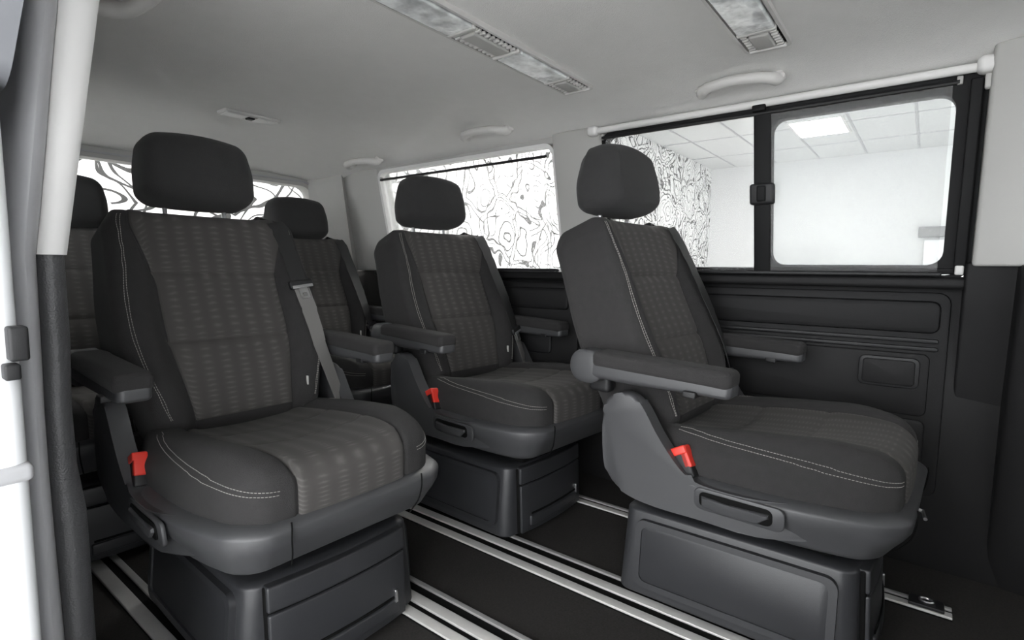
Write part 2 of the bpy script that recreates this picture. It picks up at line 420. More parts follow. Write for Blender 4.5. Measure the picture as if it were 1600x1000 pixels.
# unseen driver's cab, added to block front light: front wall, door skins, windscreen opening
struct(obj('wall_cab', B((.82, .06, .44), .02, (1.03, -1.75, .43)), 'panel_dark'), 'dark unseen dashboard wall of the cab, added to block light from the front')
struct(obj('trim_14', B((.04, .60, .41), .02, (.19, -.98, .41)), 'panel_dark'), 'dark unseen front door lining ahead of the sliding door opening, added to block front light')
struct(obj('trim_15', B((.05, .15, .92), .02, (.225, -.24, .40)), 'panel_dark'), 'unseen front door pillar ahead of the sliding door opening, added to shade the front')  # out of view, placed here to shade the cabin from the front
e = bpy.data.objects.new('window_5', None); COL.objects.link(e); struct(e, 'front door window on the door side')
obj('pane', B((.003, .58, .24), .001, (.20, -.98, 1.06), nr=1), 'glass', e, flat=True)
# side windows
def window(name, y0, y1, z0, z1, label, r=.035, bar=.014, fm='rubber'):
    e = bpy.data.objects.new(name, None); COL.objects.link(e); struct(e, label)
    obj('pane', lean(prism(rrect(y0 - .01, y1 + .01, z0 - .01, z1 + .01, r), .020, .024, 0)), 'glass', e, flat=True)
    obj('window_frame', lean(ringframe(rrect(y0 - bar, y1 + bar, z0 - bar, z1 + bar, r + .01, 5), rrect(y0, y1, z0, z1, r, 5), -.006, .030)), fm, e)
    return e
w1 = window('window_1', -.070, .915, .812, 1.275, 'front side window with a black framed sliding half')
# sliding pane frame of window 1
obj('sliding_frame', lean(ringframe(rrect(-.062, .428, .815, 1.274, .02, 5), rrect(-.028, .380, .838, 1.246, .035, 5), -.012, .018)), 'rubber', w1)
obj('sliding_pane', lean(prism(rrect(-.035, .386, .832, 1.252, .035), .004, .008, 0)), 'glass', w1, flat=True)
obj('centre_post', lean(B((.010, .024, .228), .006, (-.010, .404, 1.044))), 'rubber', w1)
lt = obj('latch', lean(B((.012, .034, .030), .008, (-.026, .402, 1.044), nr=3)), 'plastic_dark', w1)
obj('latch_grip', lean(B((.006, .012, .022), .004, (-.040, .402, 1.044))), 'rubber', lt)
obj('bottom_rail', lean(B((.010, .49, .008), .004, (-.006, .425, .822))), 'rubber', w1)
obj('guide_rail', lean(B((.007, .012, .226), .004, (-.020, -.062, 1.044))), 'rubber', w1)
obj('guide_cap', lean(B((.008, .009, .012), .004, (-.024, -.062, .825))), 'handle_grey', w1)
w2 = window('window_2', 1.135, 2.135, .812, 1.270, 'rear side window with doodled wall behind it', fm='trim_white')

# roller blinds hooked in front of the side windows
def blind(y0, y1, ztop, label, rod='plastic_dark'):
    t = thing('roller_blind', label, 'window blind', (wx(.8) - .02, (y0 + y1) / 2, .81), 0)
    M = Matrix.Translation(-t.location)
    obj('mesh_sheet', xf(lean(prism(rrect(y0, y1, .812, ztop, .003, 1), -.0165, -.0155, 0)), M), 'blind_mesh', t, flat=True)
    p0, p1 = Vector((wx(ztop) - .017, y0 - .012, ztop)), Vector((wx(ztop) - .017, y1 + .012, ztop))
    obj('pull_rod', xf(tube([p0, p1], .006, 8), M), rod, t)
    for q in (p0, p1): obj('hook', xf(B((.006, .006, .010), .003, q + Vector((.002, 0, .004))), M), 'trim_light', t)
    obj('cassette', xf(B((.012, (y1 - y0) / 2 + .01, .006), .005, (wx(.81) - .018, (y0 + y1) / 2, .814)), M), 'plastic_dark', t)
blind(-.018, .905, 1.268, 'mesh roller blind drawn up over the front side window')
blind(1.16, 2.10, 1.236, 'mesh roller blind drawn up over the rear side window')

# light rail with end caps above the front window
t = thing('blind_rail', 'pale round rail with end caps along the top of the front side window', 'rail', (1.68, .44, 1.29))
M = Matrix.Translation(-t.location)
obj('rail_tube', xf(tube([(1.674, -.06, 1.292), (1.674, .93, 1.292)], .011, 10), M), 'trim_white', t)
obj('end_cap', xf(B((.022, .020, .020), .014, (1.672, -.078, 1.294), nr=4), M), 'trim_white', t)
obj('end_bracket', xf(B((.010, .010, .026), .005, (1.682, -.085, 1.268), nr=2), M), 'handle_grey', t)
obj('end_cap', xf(B((.018, .018, .017), .012, (1.672, .945, 1.292), nr=4), M), 'trim_white', t)
obj('rod_hook', xf(B((.008, .018, .009), .004, (1.668, .41, 1.278)), M), 'rubber', t)

# tailgate
tg0 = struct(obj('wall_rear', B((.80, .05, .42), .01, (1.03, 2.665, .40)), 'panel_dark'), 'dark lower tailgate lining')
e = bpy.data.objects.new('window_3', None); COL.objects.link(e); struct(e, 'tailgate window with scribbled wall behind it')
obj('pane', prism([(z, x) for x, z in rrect(.38, 1.66, .80, 1.27, .06)], 2.66, 2.664, 0, axis=1), 'glass', e, flat=True)
obj('window_frame', ringframe([(z, x) for x, z in rrect(.24, 1.78, .74, 1.37, .03, 5)], [(z, x) for x, z in rrect(.43, 1.625, .83, 1.235, .06, 5)], 2.600, 2.68, axis=1), 'trim_light', e)
obj('window_seal', ringframe([(z, x) for x, z in rrect(.405, 1.65, .80, 1.26, .075, 5)], [(z, x) for x, z in rrect(.412, 1.643, .807, 1.253, .07, 5)], 2.594, 2.606, axis=1), 'seal', e)

# right wall behind the sliding door opening
struct(obj('wall_right', B((.03, .78, .40), .006, (.155, 1.88, .40)), 'panel_dark'), 'dark lower wall on the door side')
def rleft(z): return .215 + .19 * max(0, z - .80)
def rlean(vf): return [Vector((p.x + rleft(p.z), p.y, p.z)) for p in map(Vector, vf[0])], vf[1]
struct(obj('trim_8', rlean(B((.03, .10, .25), .006, (-.03, 2.50, 1.05))), 'trim_light'), 'light pillar on the door side by the tailgate')
struct(obj('trim_9', rlean(B((.03, .78, .03), .006, (-.03, 1.85, 1.29))), 'trim_light'), 'light strip over the door side window')
struct(obj('trim_10', B((.035, 1.3, .05), .01, (.285, -.15, 1.315)), 'trim_light'), 'light rail over the sliding door opening')
e = bpy.data.objects.new('window_4', None); COL.objects.link(e); struct(e, 'rear window on the door side')
obj('pane', rlean(prism(rrect(1.15, 2.42, .79, 1.27, .04), -.04, -.036, 0)), 'glass', e, flat=True)

# door pillar at the left of the picture: profile swept up the pillar
def pillar(prof, rows, closed=True):
    V, F = [], []; n = len(prof)
    for z, dx, wid in rows:
        for u, y in prof: V.append(Vector((dx + u * wid, y, z)))
    for i in range(len(rows) - 1):
        for j in range(n): F.append([i * n + j, i * n + (j + 1) % n, (i + 1) * n + (j + 1) % n, (i + 1) * n + j])
    F += [list(range(n))[::-1], list(range((len(rows) - 1) * n, len(rows) * n))]
    return V, F
def bow(y0, dep, back, n=8):  # outline from u=0 to u=1, bowed to the front
    P = [(k / n, y0 - dep * math.sin(PI * k / n) ** .6) for k in range(n + 1)]
    return P + [(1, back), (0, back)]
zr = [-.50, -.1, .2, .42, .50, .60, .70, .80, .834, .90, 1.0, 1.1, 1.23, 1.32]
def edge_in(z):   # inner trim edge
    return .232 + (.010 * (1 - sm(.44, .52, z))) + .004 * sm(.6, .7, z) + max(0, z - .834) * .157
def edge_seam(z): return .200 + max(0, z - .834) * .135 + .002 * math.sin(z * 9)
def edge_out(z): return .166 + max(0, z - .86) * .125 - .004 * (1 - sm(.1, .6, z))
jb = struct(obj('trim_11', pillar(bow(1.05, .028, 1.30), [(z, edge_out(z), edge_seam(z) - .0015 - edge_out(z)) for z in zr]), 'seal', ang=30), 'grey rubber-lipped door jamb at the left edge')
obj('jamb_lip', pillar(bow(1.046, .010, 1.06), [(z, edge_out(z) + .010, .005) for z in zr]), 'seal', jb, ang=30)
struct(obj('trim_12', pillar(bow(1.06, .012, 1.25), [(z, edge_seam(z), edge_in(z) - edge_seam(z)) for z in zr if z < .83] + [(.834, edge_seam(.834), edge_in(.834) - edge_seam(.834))]), 'pillar_dark', ang=30), 'dark textured lower pillar trim at the door opening')
struct(obj('trim_13', pillar(bow(1.055, .012, 1.25), [(z, edge_seam(z), edge_in(z) + .002 - edge_seam(z)) for z in zr if z >= .834]), 'trim_white', ang=30), 'white upper pillar trim at the door opening')

# sliding door pushed open along the outside
t = thing('sliding_door', 'white sliding door pushed open outside the pillar at the left edge', 'car door', (.06, 1.4, -.35))
M = Matrix.Translation(-t.location)
obj('door_body', xf(B((.075, .52, .70), .02, (.078, 1.43, .36), nr=3), M), 'paint', t)
obj('upper_frame', xf(rlean(ringframe(rrect(.91, 1.95, 1.04, 1.36, .03, 5), rrect(.95, 1.90, 1.08, 1.32, .05, 5), -.160, -.100)), M), 'door_dark', t)
obj('door_window', xf(rlean(prism(rrect(.94, 1.92, 1.06, 1.33, .04), -.145, -.139, 0)), M), 'dark_glass', t)
obj('latch', xf(B((.010, .012, .022), .004, (.148, .903, .72)), M), 'plastic_dark', t)
obj('latch', xf(B((.008, .012, .010), .003, (.140, .902, .685)), M), 'plastic_dark', t)
obj('door_lower_trim', xf(B((.078, .525, .012), .008, (.078, 1.43, .55), nr=2), M), 'seal', t)

# ------------------------------------------------------------------ floor rails
def rail(strips, y0, y1, label):
    cx = (strips[0][0] + strips[-1][1]) / 2
    t = thing('floor_rail', label, 'seat rail', (cx, (y0 + y1) / 2, 0))
    a, b = strips[0][0] - .002 - cx, strips[-1][1] + .002 - cx
    obj('channel', B(((b - a) / 2, (y1 - y0) / 2, .0015), .0005, ((a + b) / 2, 0, .001), nr=1), 'gap_black', t, flat=True)
    for s0, s1, m in strips:
        obj('metal_strip', B(((s1 - s0) / 2, (y1 - y0) / 2, .004), .002, ((s0 + s1) / 2 - cx, 0, .0035), nr=2), m, t)
    return t
rail([(.792, .820, 'alu'), (.836, .866, 'alu'), (.892, .906, 'alu_dull')], -1.2, 2.3, 'metal floor rail with twin slots running past the seat nearest the door pillar')
rail([(1.122, 1.150, 'alu'), (1.176, 1.206, 'alu'), (1.236, 1.250, 'alu_dull')], -1.2, 2.3, 'metal floor rail with twin slots in the middle of the aisle')
rr = rail([(1.580, 1.604, 'alu'), (1.618, 1.632, 'alu_dull')], -.10, 2.3, 'narrow metal floor rail along the foot of the window wall')
rail([(.392, .424, 'alu_dull'), (.444, .460, 'alu_dull')], 1.0, 2.3, 'dull metal floor rail in the shade beside the door pillar')
ft = thing('rail_fitting', 'small shiny lashing eye on the end of the rail by the window wall', 'fitting', (1.606, -.05, .008))
obj('fitting_plate', B((.022, .035, .004), .002, (0, 0, .004)), 'plastic_dark', ft)
obj('eyelet', tube([(math.cos(a) * .010, math.sin(a) * .014, .011) for a in [2 * PI * k / 12 for k in range(12)]], .003, 6, True), 'metal', ft)

# ------------------------------------------------------------------ ceiling consoles
def console(y, label):
    t = thing('ceiling_console', label, 'ceiling lamp', (1.02, y, 1.362))
    x0, x1, hw = -.44, .435, .052
    obj('frame', ringframe(rrect(x0, x1, -hw, hw, .02, 5), rrect(x0 + .012, x1 - .012, -hw + .007, hw - .007, .016, 5), -.010, .004, axis=2), 'handle_grey', t)
    obj('backing', prism(rrect(x0 + .01, x1 - .01, -hw + .005, hw - .005, .016, 5), -.001, .003, 0, axis=2), 'handle_grey', t, flat=True)
    for a, b in ((-.425, -.095), (.085, .300)):
        l = obj('lens', B(((b - a) / 2, hw - .012, .007), .005, ((a + b) / 2, 0, -.007), nr=2), 'lens', t)
        obj('reflector', B(((b - a) / 2 - .02, hw - .02, .0012), .001, ((a + b) / 2, 0, -.0024), nr=1), 'metal', l)
        obj('lens_rim', B((.006, hw - .010, .008), .004, (b + .004, 0, -.007)), 'handle_grey', t)
        obj('lamp_bulb', B((.03, .008, .003), .003, (a + .06, 0, -.004)), 'trim_white', l)
    for a, b in ((-.082, .075), (.310, .418)):
        v = obj('vent', prism(rrect(a, b, -hw + .010, hw - .010, .008), -.006, -.001, .002, axis=2), 'gap_black', t)
        obj('vent_dish', B(((b - a) / 2 - .012, .022, .006), .005, ((a + b) / 2 - .002, 0, -.010), nr=3), 'trim_light', v)
        obj('vent_rim', B((.005, hw - .010, .006), .004, (b - .003, 0, -.010)), 'handle_grey', v)
        obj('vent_rim', B((.004, hw - .014, .004), .003, (a + .004, 0, -.008)), 'handle_grey', v)
        nt_ = int((b - a) / .016)
        for k in range(nt_):
            for s in (-1, 1):
                obj('vent_slat', B((.0042, .0075, .004), .002, (a + .014 + k * .016, s * .031, -.009), nr=1), 'handle_grey', v)
    return t
console(.870, 'long ceiling console with lamps and air vents above the aisle')
console(.340, 'ceiling console at the top edge, cut off, above the handle by the front window')
t = thing('reading_lamp', 'small rear reading lamp set in the headliner above the left headrest', 'ceiling lamp', (.985, 1.952, 1.350))
obj('frame', B((.10, .034, .006), .005, (0, 0, 0), nr=2), 'handle_grey', t)
for s in (-1, 1): obj('lens', B((.036, .026, .004), .003, (s * .055, 0, -.005)), 'trim_white', t)
obj('switch', B((.012, .014, .006), .004, (0, 0, -.006)), 'plastic_dark', t)

# ------------------------------------------------------------------ grab handles
def handle(y, label, x=1.555, z=1.350, L=.098, side=1):
    t = thing('grab_handle', label, 'grab handle', (x, y, z))
    ax = Vector((side * .42, 0, -.9)).normalized()     # out of the headliner and down towards the window
    dn = Vector((side * .9, 0, -.40)).normalized()
    P = []
    for u, h, s in ((-1, -.002, .046), (-.985, .012, .036), (-.88, .024, .012), (-.6, .030, -.006), (0, .031, -.014), (.6, .030, -.006), (.88, .024, .012), (.985, .012, .036), (1, -.002, .046)):
        P.append(Vector((0, u * L, 0)) + Vector((side * -.2, 0, -1)).normalized() * h + dn * s)
    Q = smooth_path(P, 4); m = len(Q)
    obj('grip', tube(Q, [.0195 - .0055 * math.sin(PI * i / (m - 1)) for i in range(m)], 10), 'handle_grey', t, ang=60)
    for s in (-1, 1): obj('mount', B((.016, .020, .007), .006, Vector((0, s * L, 0)) + dn * .046 + Vector((0, 0, 0)), nr=3), 'handle_grey', t)
    obj('coat_hook', B((.005, .007, .010), .004, Vector((0, -L * .62, -.006)) + dn * .034), 'handle_grey', t)
    return t
handle(.448, 'large grey grab handle above the front side window')
handle(1.362, 'grey grab handle above the middle of the rear side window')
handle(2.11, 'small-looking grey grab handle in the far rear corner of the headliner', z=1.322)
handle(1.13, 'grey grab handle cut off at the top left beside the white pillar', x=.375, z=1.315, side=-1)

# ------------------------------------------------------------------ the captain seat
TILT = math.radians(21.5)
BK = Matrix.Translation((0, .150, .43)) @ Matrix.Rotation(-TILT, 4, 'X')      # backrest frame: z up along the back, -y towards the sitter
def plan(y): return 1 - .21 * max(0, min(1.15, (-y - .07) / .27)) ** 2.2     # the pan and cushion round off to the front
def make_seat():
    root = thing('captain_seat', '', 'car seat')
    # ---- pedestal
    def bdf(p):
        k = (p.z + .11) / .22; s = 1.06 - .10 * k; p.x *= s; p.y *= 1.03 - .04 * k
        if p.y < -.2: p.y -= .018 * (1 - (p.x / .2) ** 2)
        return p
    base = obj('base', mv(rbox((.200, .250, .110), (.03, .03, .012), (6, 6, 5), 4, deform=bdf)[:2], (0, 0, .113)), 'plastic', root)
    for s in (-1, 1):
        # raised rim around a sunk field
        V1, F1 = ringframe(rrect(-.222, .212, .036, .200, .024, 5), rrect(-.206, .196, .050, .186, .018, 5), .160, .1835)
        V2, F2 = prism(rrect(-.207, .197, .049, .187, .018), .160, .1795, .002)
        def lay(vf): return [Vector((s * (p.x + .0405 - .088 * p.z), p.y, p.z)) for p in map(Vector, vf[0])], vf[1]
        obj('panel_rim', lay((V1, F1)), 'plastic', base, ang=30); obj('side_panel', lay((V2, F2)), 'plastic', base, ang=30)
    def fy(x, z): return -.262 - .018 * (1 - (x / .2) ** 2) + .052 * (z - .11) * .8
    def onfront(vf, off=0): return [Vector((p.x, p.y + fy(p.x, p.z) + off, p.z)) for p in map(Vector, vf[0])], vf[1]
    def fpanel(x0, x1, z0, z1, y0, y1, n=8, r=.004): 
        v, f, _ = rbox(((x1 - x0) / 2, (y1 - y0) / 2, (z1 - z0) / 2), (r, min(r, (y1 - y0) * .49), r), (n, 1, 3), 2)
        return onfront(mv((v, f), ((x0 + x1) / 2, (y0 + y1) / 2, (z0 + z1) / 2)))
    obj('front_gap', fpanel(-.162, .162, .012, .214, .000, .02), 'gap_black', base)
    obj('top_fascia', fpanel(-.160, .160, .166, .216, -.007, .02), 'plastic', base)
    dr = obj('drawer', fpanel(-.159, .159, .014, .161, -.007, .02), 'plastic', base)
    obj('drawer_lip', fpanel(-.125, .135, .030, .062, -.012, .0, r=.005), 'plastic', dr)
    obj('drawer_pull', fpanel(-.118, .128, .064, .070, -.010, .0, r=.002), 'gap_black', dr)
    obj('drawer_catch', fpanel(.122, .130, .055, .085, -.014, .0, n=1, r=.002), 'metal', dr)
    # turntable under the pan
    obj('turntable', mv(rbox((.15, .22, .035), .02, deform=None)[:2], (0, 0, .245)), 'gap_black', root)
    # ---- seat pan (tray)
    def tdf(p):
        k = (p.z + .055) / .11; s = .87 + .13 * sm(0, .8, k) ; p.x *= s
        p.y *= (.86 + .14 * sm(0, .8, k)) if p.y < 0 else .80 + .05 * k
        p.x *= plan(p.y - .018)
        if p.y < -.25 and abs(p.x) < .24: p.z += .0
        return p
    pan = obj('seat_pan', mv(rbox((.284, .326, .055), (.06, .06, .018), (10, 10, 4), 5, deform=tdf)[:2], (0, -.018, .312)), 'plastic_grey', root)
    for s in (-1, 1):
        seam = [(s * .150, -.345, .366), (s * .150, -.3465, .354), (s * .150, -.345, .332), (s * .146, -.338, .304), (s * .138, -.318, .272)]
        obj('pan_seam', tube(smooth_path(seam, 3), .0016, 5), 'gap_black', pan)
    # ---- side shields
    prof = [(.262, .470), (.254, .502), (.232, .522), (.199, .530), (.172, .520), (.150, .494), (.122, .450), (.094, .414), (.062, .380), (.030, .362), (-.02, .357), (-.10, .358), (-.20, .362), (-.25, .362), (-.255, .325), (-.21, .292), (-.10, .278), (.02, .278), (.12, .276), (.19, .284), (.235, .308), (.256, .36)]
    pp = [(p.x, p.y) for p in smooth_path([Vector((u, v, 0)) for u, v in prof + prof[:1]], 3)[:-1]]
    for s in (-1, 1):
        pv, pf = prism(pp, s * .252, s * .290, .010, seg=3)
        sh = obj('side_shield', ([Vector((p.x * (plan(p.y) - .11 * sm(-.06, -.22, p.y)) * (1 - .02 * sm(.345, .272, p.z)), p.y, p.z)) for p in pv], pf), 'plastic_grey', root, ang=35)
        def fo(vf): return [Vector((p.x * plan(p.y) * (1 + .012 * sm(.0, -.12, p.y)) * (1 - .03 * sm(.335, .28, p.z)), p.y, p.z)) for p in vf[0]], vf[1]
        lv = obj('lever_recess', fo(prism(rrect(-.150, .030, .304, .354, .016), s * .284, s * .2925, .003)), 'plastic_grey', sh)
        obj('recess_shadow', fo(prism(rrect(-.128, .018, .312, .347, .012), s * .286, s * .2932, .001)), 'gap_black', lv)
        obj('lever', fo(prism([(.012, .314), (.012, .338), (-.04, .334), (-.122, .338), (-.122, .330), (-.10, .312), (-.03, .308)], s * .286, s * .2985, .004)), 'plastic_grey', lv)
    # ---- cushion
    seam_y = (-.095, .06)
    ex = ((-.155, .155, -.150, .150, -.145, .145, -.16, .16), tuple(q for y in seam_y for q in (y - .006, y, y + .006)), ())
    def cdf(p):
        x, y, z = p
        top = sm(-.01, .04, z)
        f = sm(-.12, -.27, y) if y < -.12 else 0
        w = plan(y - .06) - .10 * sm(.1, .25, y)
        bol = sm(.11, .19, abs(x)) * (1 - sm(.21, .25, abs(x)))
        z2 = z + top * (.020 * bol * (1 - .6 * f) - .012 * gauss(x, .13) * (1 - f) + .012 * gauss(y + .17, .1) - .022 * sm(-.05, .22, y))
        g = 0
        for s in (-1, 1): g += .006 * gauss(abs(x) - .152, .006)
        for yy in seam_y: g += .006 * gauss(y - yy, .007) * (abs(x) < .152)
        if y > -.262: z2 -= g * .6 * top
        p.y = y - .012 * (1 - (x / .26) ** 2) * sm(-.1, -.25, y) if y < -.1 else y
        if y < -.23: p.y += .005 * gauss(abs(x) - .152, .006)
        p.x = x * w; p.z = z2; return p
    V, F, T = rbox((.256, .27, .063), (.05, .055, .045), (30, 26, 4), 5, ex, cdf)
    V = [v + Vector((0, -.046, .387)) for v in V]
    cu = obj('cushion', (V, F), 'fabric', root, ang=75)
    pc = obj('centre_panel', patch(V, F, T, lambda s, c: s in (3, -2) and abs(c.x) < .151 and (s == 3 or c.z > -.045), .0018, .003), 'fabric_rib', cu, ang=75)
    bvh = BVHTree.FromPolygons(V, F)
    def stitches(paths, parent, bv, off=.0006, dash=.0045, gap=.0018, r=.00065):
        parts = []
        for P in paths:
            Q = [bv.find_nearest(p) for p in P]; Q = [q[0] + q[1] * off for q in Q]
            d = 0; seg = []; i = 0; acc = 0
            # walk the polyline
            pos = [0]
            for a, b in zip(Q, Q[1:]): pos.append(pos[-1] + (b - a).length)
            def at(s):
                for i in range(len(pos) - 1):
                    if pos[i + 1] >= s: return Q[i].lerp(Q[i + 1], (s - pos[i]) / max(1e-9, pos[i + 1] - pos[i]))
                return Q[-1]
            s = 0
            while s + dash < pos[-1]:
                parts.append(tube([at(s), at(s + dash)], r, 4)); s += dash + gap
        o = obj('stitching', join(*parts), 'thread', parent, ang=80); o['kind'] = 'stuff'
        return o
    cp = []
    for s in (-1, 1):
        for dx, dz in ((0, 0), (.007, -.007)):
            cp.append(smooth_path([Vector((s * (.205 + dx), .10, 0.450 + dz)), Vector((s * (.222 + dx), .0, 0.444 + dz)), Vector((s * (.228 + dx), -.12, 0.438 + dz)), Vector((s * (.222 + dx), -.22, 0.432 + dz)), Vector((s * (.212 + dx), -.265 - dx, 0.427 + dz)), Vector((s * (.196 + dx), -.302 - dx, 0.423 + dz)), Vector((s * .155, -.325 - dx, 0.418 + dz))], 8))
    stitches(cp, cu, bvh)
    # ---- backrest
    seam_z = (.115, -.065)
    H = .288
    ex = ((-.165, .165, -.155, .155, -.16, .16), (), tuple(q for z in seam_z for q in (z - .006, z, z + .006)))
    def half(z):   # width factor up the back
        k = (z + H) / (2 * H)
        return .80 + .20 * sm(0, .45, k) - .055 * sm(.55, .93, k) - .045 * sm(.9, 1, k)
    def kdf(p):
        x, y, z = p
        fr = sm(.0, -.04, y)
        xx = x * half(z)
        k = (z + H) / (2 * H)
        pan = .150 + .05 * sm(.62, .95, k)          # the centre panel widens to the shoulders
        ax = abs(x)
        if ax > 1e-6:
            # slide columns so that the panel edge follows
            if ax <= .16: nx = ax * pan / .16
            else: nx = pan + (ax - .16) * (.245 - pan) / (.245 - .16) if ax < .245 else ax
            xx = math.copysign(nx, x) * half(z)
        bol = sm(.145, .20, abs(xx) / half(z)) * (1 - .55 * sm(.6, 1, k))
        y2 = y - fr * (.030 * bol * (.5 + .5 * sm(0, .25, k)) - .006 * gauss(xx, .12))
        y2 += fr * .006 * gauss(ax - .16, .006)
        for zz in seam_z: y2 += fr * .007 * gauss(z - zz, .007) * (ax < .16)
        y2 -= fr * .018 * gauss(z + .13, .13) * gauss(xx, .2)         # lumbar swell
        if y > 0: y2 -= .012 * sm(.5, 1, k) * sm(0, .05, y)
        # thin towards the top
        zz = z
        if z > .2: zz = z - .008 * (x / .245) ** 2 * sm(.2, .27, z)
        p.x, p.y, p.z = xx, y2, zz; return p
    V, F, T = rbox((.250, .080, H), (.040, .040, .045), (30, 3, 40), 5, ex, kdf)
    V = [BK @ (v + Vector((0, .062, .275))) for v in V]
    bk = obj('backrest', (V, F), 'fabric', root, ang=75)
    obj('centre_panel', patch(V, F, T, lambda s, c: s in (-2, 3) and abs(c.x) < .1605 and c.z > -.27 and (s == -2 or c.y < 0.01), .0018, .003), 'fabric_rib', bk, ang=75)
    bb = BVHTree.FromPolygons(V, F)
    sp = []
    for s in (-1, 1):
        for dx in (0, .0075):
            sp.append(smooth_path([BK @ Vector((s * (a + dx), -.06, z)) for a, z in ((.200, .552), (.204, .52), (.213, .42), (.223, .33), (.226, .26), (.219, .18), (.203, .10), (.185, .03), (.180, .01))], 8))
    stitches(sp, bk, bb)
    q = bb.find_nearest(BK @ Vector((.150, -.06, .062)))
    tgo = obj('side_tag', B((.0015, .004, .012), .0007, q[0] + q[1] * .002, nr=1), 'tag', bk)
    obj('back_shell', [BK @ (Vector((p.x, p.y + .12, p.z + .26))) for p in rbox((.215, .012, .25), .01, nr=2)[0]] and (lambda r: ([BK @ (p + Vector((0, .128, .27))) for p in r[0]], r[1]))(rbox((.205, .012, .24), .01, nr=2)), 'plastic_dark', bk)
    # ---- headrest
    HR = BK @ Matrix.Translation((0, .010, .684)) @ Matrix.Rotation(math.radians(12), 4, 'X')
    def hdf(p):
        x, y, z = p; k = (z + .1) / .2
        p.x = x * (1.02 - .07 * sm(.45, 1.0, k) - .02 * (1 - sm(0, .2, k)))
        p.z = z - .013 * (x / .133) ** 2 * sm(.4, 1, k) + .006 * (x / .133) ** 2 * (1 - sm(0, .4, k))
        fr = sm(0, -.05, y)
        p.y = y - fr * (.012 * math.cos(x / .133 * 1.3) + .010 * gauss(z + .02, .07)) + sm(0, .05, y) * -.030 * sm(.35, 1, k)
        return p
    r = rbox((.138, .066, .097), (.040, .052, .040), (12, 4, 8), 6, deform=hdf)
    hd = obj('headrest', ([HR @ v for v in r[0]], r[1]), 'fabric_head', root, ang=80)
    obj('headrest_seam', tube([HR @ Vector(((.144 - .012) * math.cos(a) * (1 if abs(math.cos(a)) < 2 else 1), .018, .092 * math.sin(a))) for a in [2 * PI * k / 28 for k in range(28)]], .0012, 5, True), 'plastic_dark', hd)
    for s in (-1, 1):
        po = obj('headrest_post', tube([BK @ Vector((s * .075, .065, .50)), BK @ Vector((s * .075, .045, .62))], .006, 10), 'metal', hd)
        obj('post_sleeve', tube([BK @ Vector((s * .075, .065, .545)), BK @ Vector((s * .075, .065, .568))], [.016, .011], 10), 'plastic_dark', bk)
    # ---- armrests
    for s in (-1, 1):
        AM = Matrix.Translation((s * .289, .285, .575)) @ Matrix.Rotation(math.radians(2.0), 4, 'X')
        def adf(p):
            k = (-p.y + .165) / .33; p.x *= 1 - .20 * sm(.0, 1, 1 - k) * 0 - .06 * sm(.85, 1, k)
            if p.z < 0: p.z *= 1 - .35 * sm(.2, 1, k)
            return p
        def ap(h, r_, c, n=(3, 10, 2), nr=3, df=adf):
            v, f, _ = rbox(h, r_, n, nr, deform=df); return [AM @ (p + Vector(c)) for p in v], f
        ar = obj('armrest', ap((.032, .165, .022), .014, (0, -.165, .006)), 'plastic_grey', root, ang=60)
        obj('arm_pad', ap((.035, .162, .020), (.016, .016, .014), (0, -.168, .030), df=None, nr=4), 'fabric', ar, ang=70)
        obj('arm_hinge', [AM @ Vector(p) for p in ()] and None or (lambda r: ([AM @ (p + Vector((0, .012, .008))) for p in r[0]], r[1]))(rbox((.033, .046, .040), (.012, .038, .038), (1, 1, 1), 5)), 'plastic_grey', ar, ang=60)
        obj('hinge_bracket', (lambda r: ([AM @ (p + Vector((-s * .035, .0, -.01))) for p in r[0]], r[1]))(rbox((.018, .030, .05), .012, nr=3)), 'plastic_dark', ar)
        obj('release_button', (lambda r: ([AM @ (p + Vector((s * .004 - .004, -.250, -.008))) for p in r[0]], r[1]))(rbox((.032, .014, .007), .003, nr=2)), 'plastic_dark', ar)
    # ---- buckle
    KM = Matrix.Translation((-.262, .068, .384)) @ Matrix.Rotation(math.radians(-28), 4, 'X') @ Matrix.Rotation(math.radians(8), 4, 'Y')
    bu = obj('buckle', (lambda r: ([KM @ p for p in r[0]], r[1]))(rbox((.013, .022, .032), .004, nr=2)), 'plastic_dark', root)
    obj('buckle_button', (lambda r: ([KM @ (p + Vector((-.002, -.002, .030))) for p in r[0]], r[1]))(rbox((.0135, .022, .009), .003, nr=2)), 'red', bu)
    obj('buckle_button', (lambda r: ([KM @ (p + Vector((.0, -.016, .014))) for p in r[0]], r[1]))(rbox((.013, .009, .024), .003, nr=2)), 'red', bu)
    obj('buckle_slot', (lambda r: ([KM @ (p + Vector((.004, .006, .035))) for p in r[0]], r[1]))(rbox((.006, .012, .005), .002, nr=1)), 'gap_black', bu)
    obj('buckle_stalk', tube([Vector((-.258, .10, .372)), Vector((-.262, .125, .32))], .010, 8), 'plastic_dark', root)
    # ---- belt guide on the shoulder
    g = BK @ Matrix.Translation((.185, .062, .553)) @ Matrix.Rotation(math.radians(18), 4, 'Y')
    gd = obj('belt_guide', (lambda r: ([g @ p for p in r[0]], r[1]))(rbox((.042, .05, .016), .010, nr=3)), 'plastic_dark', root)
    obj('guide_slot', (lambda r: ([g @ (p + Vector((0, -.048, .002))) for p in r[0]], r[1]))(rbox((.030, .006, .005), .003, nr=2)), 'gap_black', gd)
    return root, bb
seat0, back_bvh = make_seat()
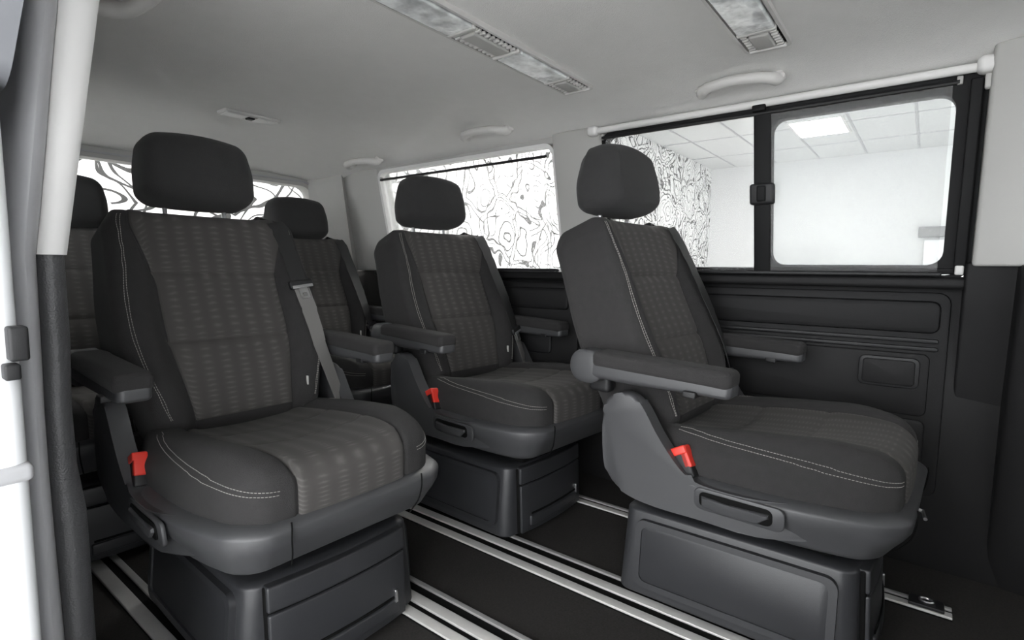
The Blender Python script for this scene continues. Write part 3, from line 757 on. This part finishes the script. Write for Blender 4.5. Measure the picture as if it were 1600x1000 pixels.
def add_belt(root, tz):
    """webbing from the shoulder guide down the bolster to the floor side anchor; tongue at height tz along the back"""
    pts, nr_ = [], []
    path = [(.172, .556), (.180, .49), (.188, .40), (.197, .32), (.207, .24), (.216, .16)]
    P = smooth_path([Vector((a, z, 0)) for a, z in path], 6)
    for p in P:
        q = back_bvh.find_nearest(BK @ Vector((p.x, -.07, p.y)))
        pts.append(q[0] + q[1] * .007); nr_.append((q[1] * .6 + (BK.to_3x3() @ Vector((.1, -1, 0))) * .6).normalized())
    nr_[0] = nr_[2].copy(); nr_[1] = nr_[2].copy()
    a = pts[-1]; nl = nr_[-1]; end = Vector((.262, .115, .40))
    for k in range(1, 7):
        t_ = k / 6; pts.append(a.lerp(end, t_)); nr_.append((nl.lerp(Vector((.5, -.85, 0)), t_)).normalized())
    # smooth normals
    for _ in range(4): nr_ = [(nr_[max(i - 1, 0)] + nr_[i] + nr_[min(i + 1, len(nr_) - 1)]).normalized() for i in range(len(nr_))]
    i = min(range(len(pts)), key=lambda k: abs((BK.inverted() @ pts[k]).z - tz))
    up = obj('seat_belt', ribbon(pts[:i + 1], nr_[:i + 1], .023, .0014), 'belt_dark', root)
    obj('belt_lower_run', ribbon(pts[i:], nr_[i:], .023, .0014), 'belt_sheen', up)
    d = (pts[i + 1] - pts[i - 1]).normalized(); n_ = nr_[i]; s = d.cross(n_).normalized(); n_ = s.cross(d)
    M = Matrix((s, -d, n_)).transposed().to_4x4(); M.translation = pts[i]
    tn = obj('belt_tongue', (lambda r: ([M @ (p + Vector((0, .004, .004))) for p in r[0]], r[1]))(rbox((.036, .012, .007), .005, nr=2)), 'plastic_dark', up)
    obj('tongue_bar', (lambda r: ([M @ (p + Vector((0, -.004, .009))) for p in r[0]], r[1]))(rbox((.031, .0045, .0025), .001, nr=1)), 'metal', tn)
    obj('tongue_plate', xf(ringframe(rrect(-.013, .013, -.040, -.006, .004, 2), rrect(-.007, .007, -.034, -.022, .003, 2), .005, .0075, axis=2), M), 'metal', tn)
    an = obj('belt_anchor', B((.004, .010, .028), .003, (.266, .115, .395), nr=2), 'metal', up)

spots = [
    ((.640, 1.20), -1.5, .33, 'dark cloth captain seat in the left foreground with ribbed centre panel', True),
    ((1.445, 1.15), -5, .13, 'dark cloth captain seat in the middle, beside the rear side window', True),
    ((1.41, .322), -3, .07, 'dark cloth captain seat in the right foreground facing the picture\'s right', True),
    ((1.385, 1.96), 0, .10, 'rear row seat half hidden behind the left foreground seat, beside the far corner', True),
    ((.525, 2.02), 0, .10, 'rear row seat whose dark headrest peeks out beside the white pillar', True),
]
roots = [seat0] + [copy_tree(seat0) for _ in spots[1:]]
for r_, ((x, y), a, tz, lab, bl) in zip(roots, spots):
    r_.location = (x, y, .004); r_.rotation_euler = (0, 0, math.radians(a)); tag(r_, lab, 'car seat', 'captain seats')
    add_belt(r_, tz)
    if y < 1: obj('front_lever', tube([(.06, -.29, .30), (.06, -.345, .292), (.02, -.352, .290)], .004, 6), 'metal', r_)
    for ch in r_.children:
        if ch.name.startswith('base') and x > 1.42 and y > 1: ch.location = (-.03, .04, 0)
        if ch.name.startswith('base') and a: ch.rotation_euler.z = math.radians(-a - 2 if y > 1 else -a)      # pedestal stays in line with the rails, the seat is swivelled on it
        if ch.name.startswith('headrest') and y > 1.8: ch.location = (0, -.012, -.03)         # pushed further down in the rear row
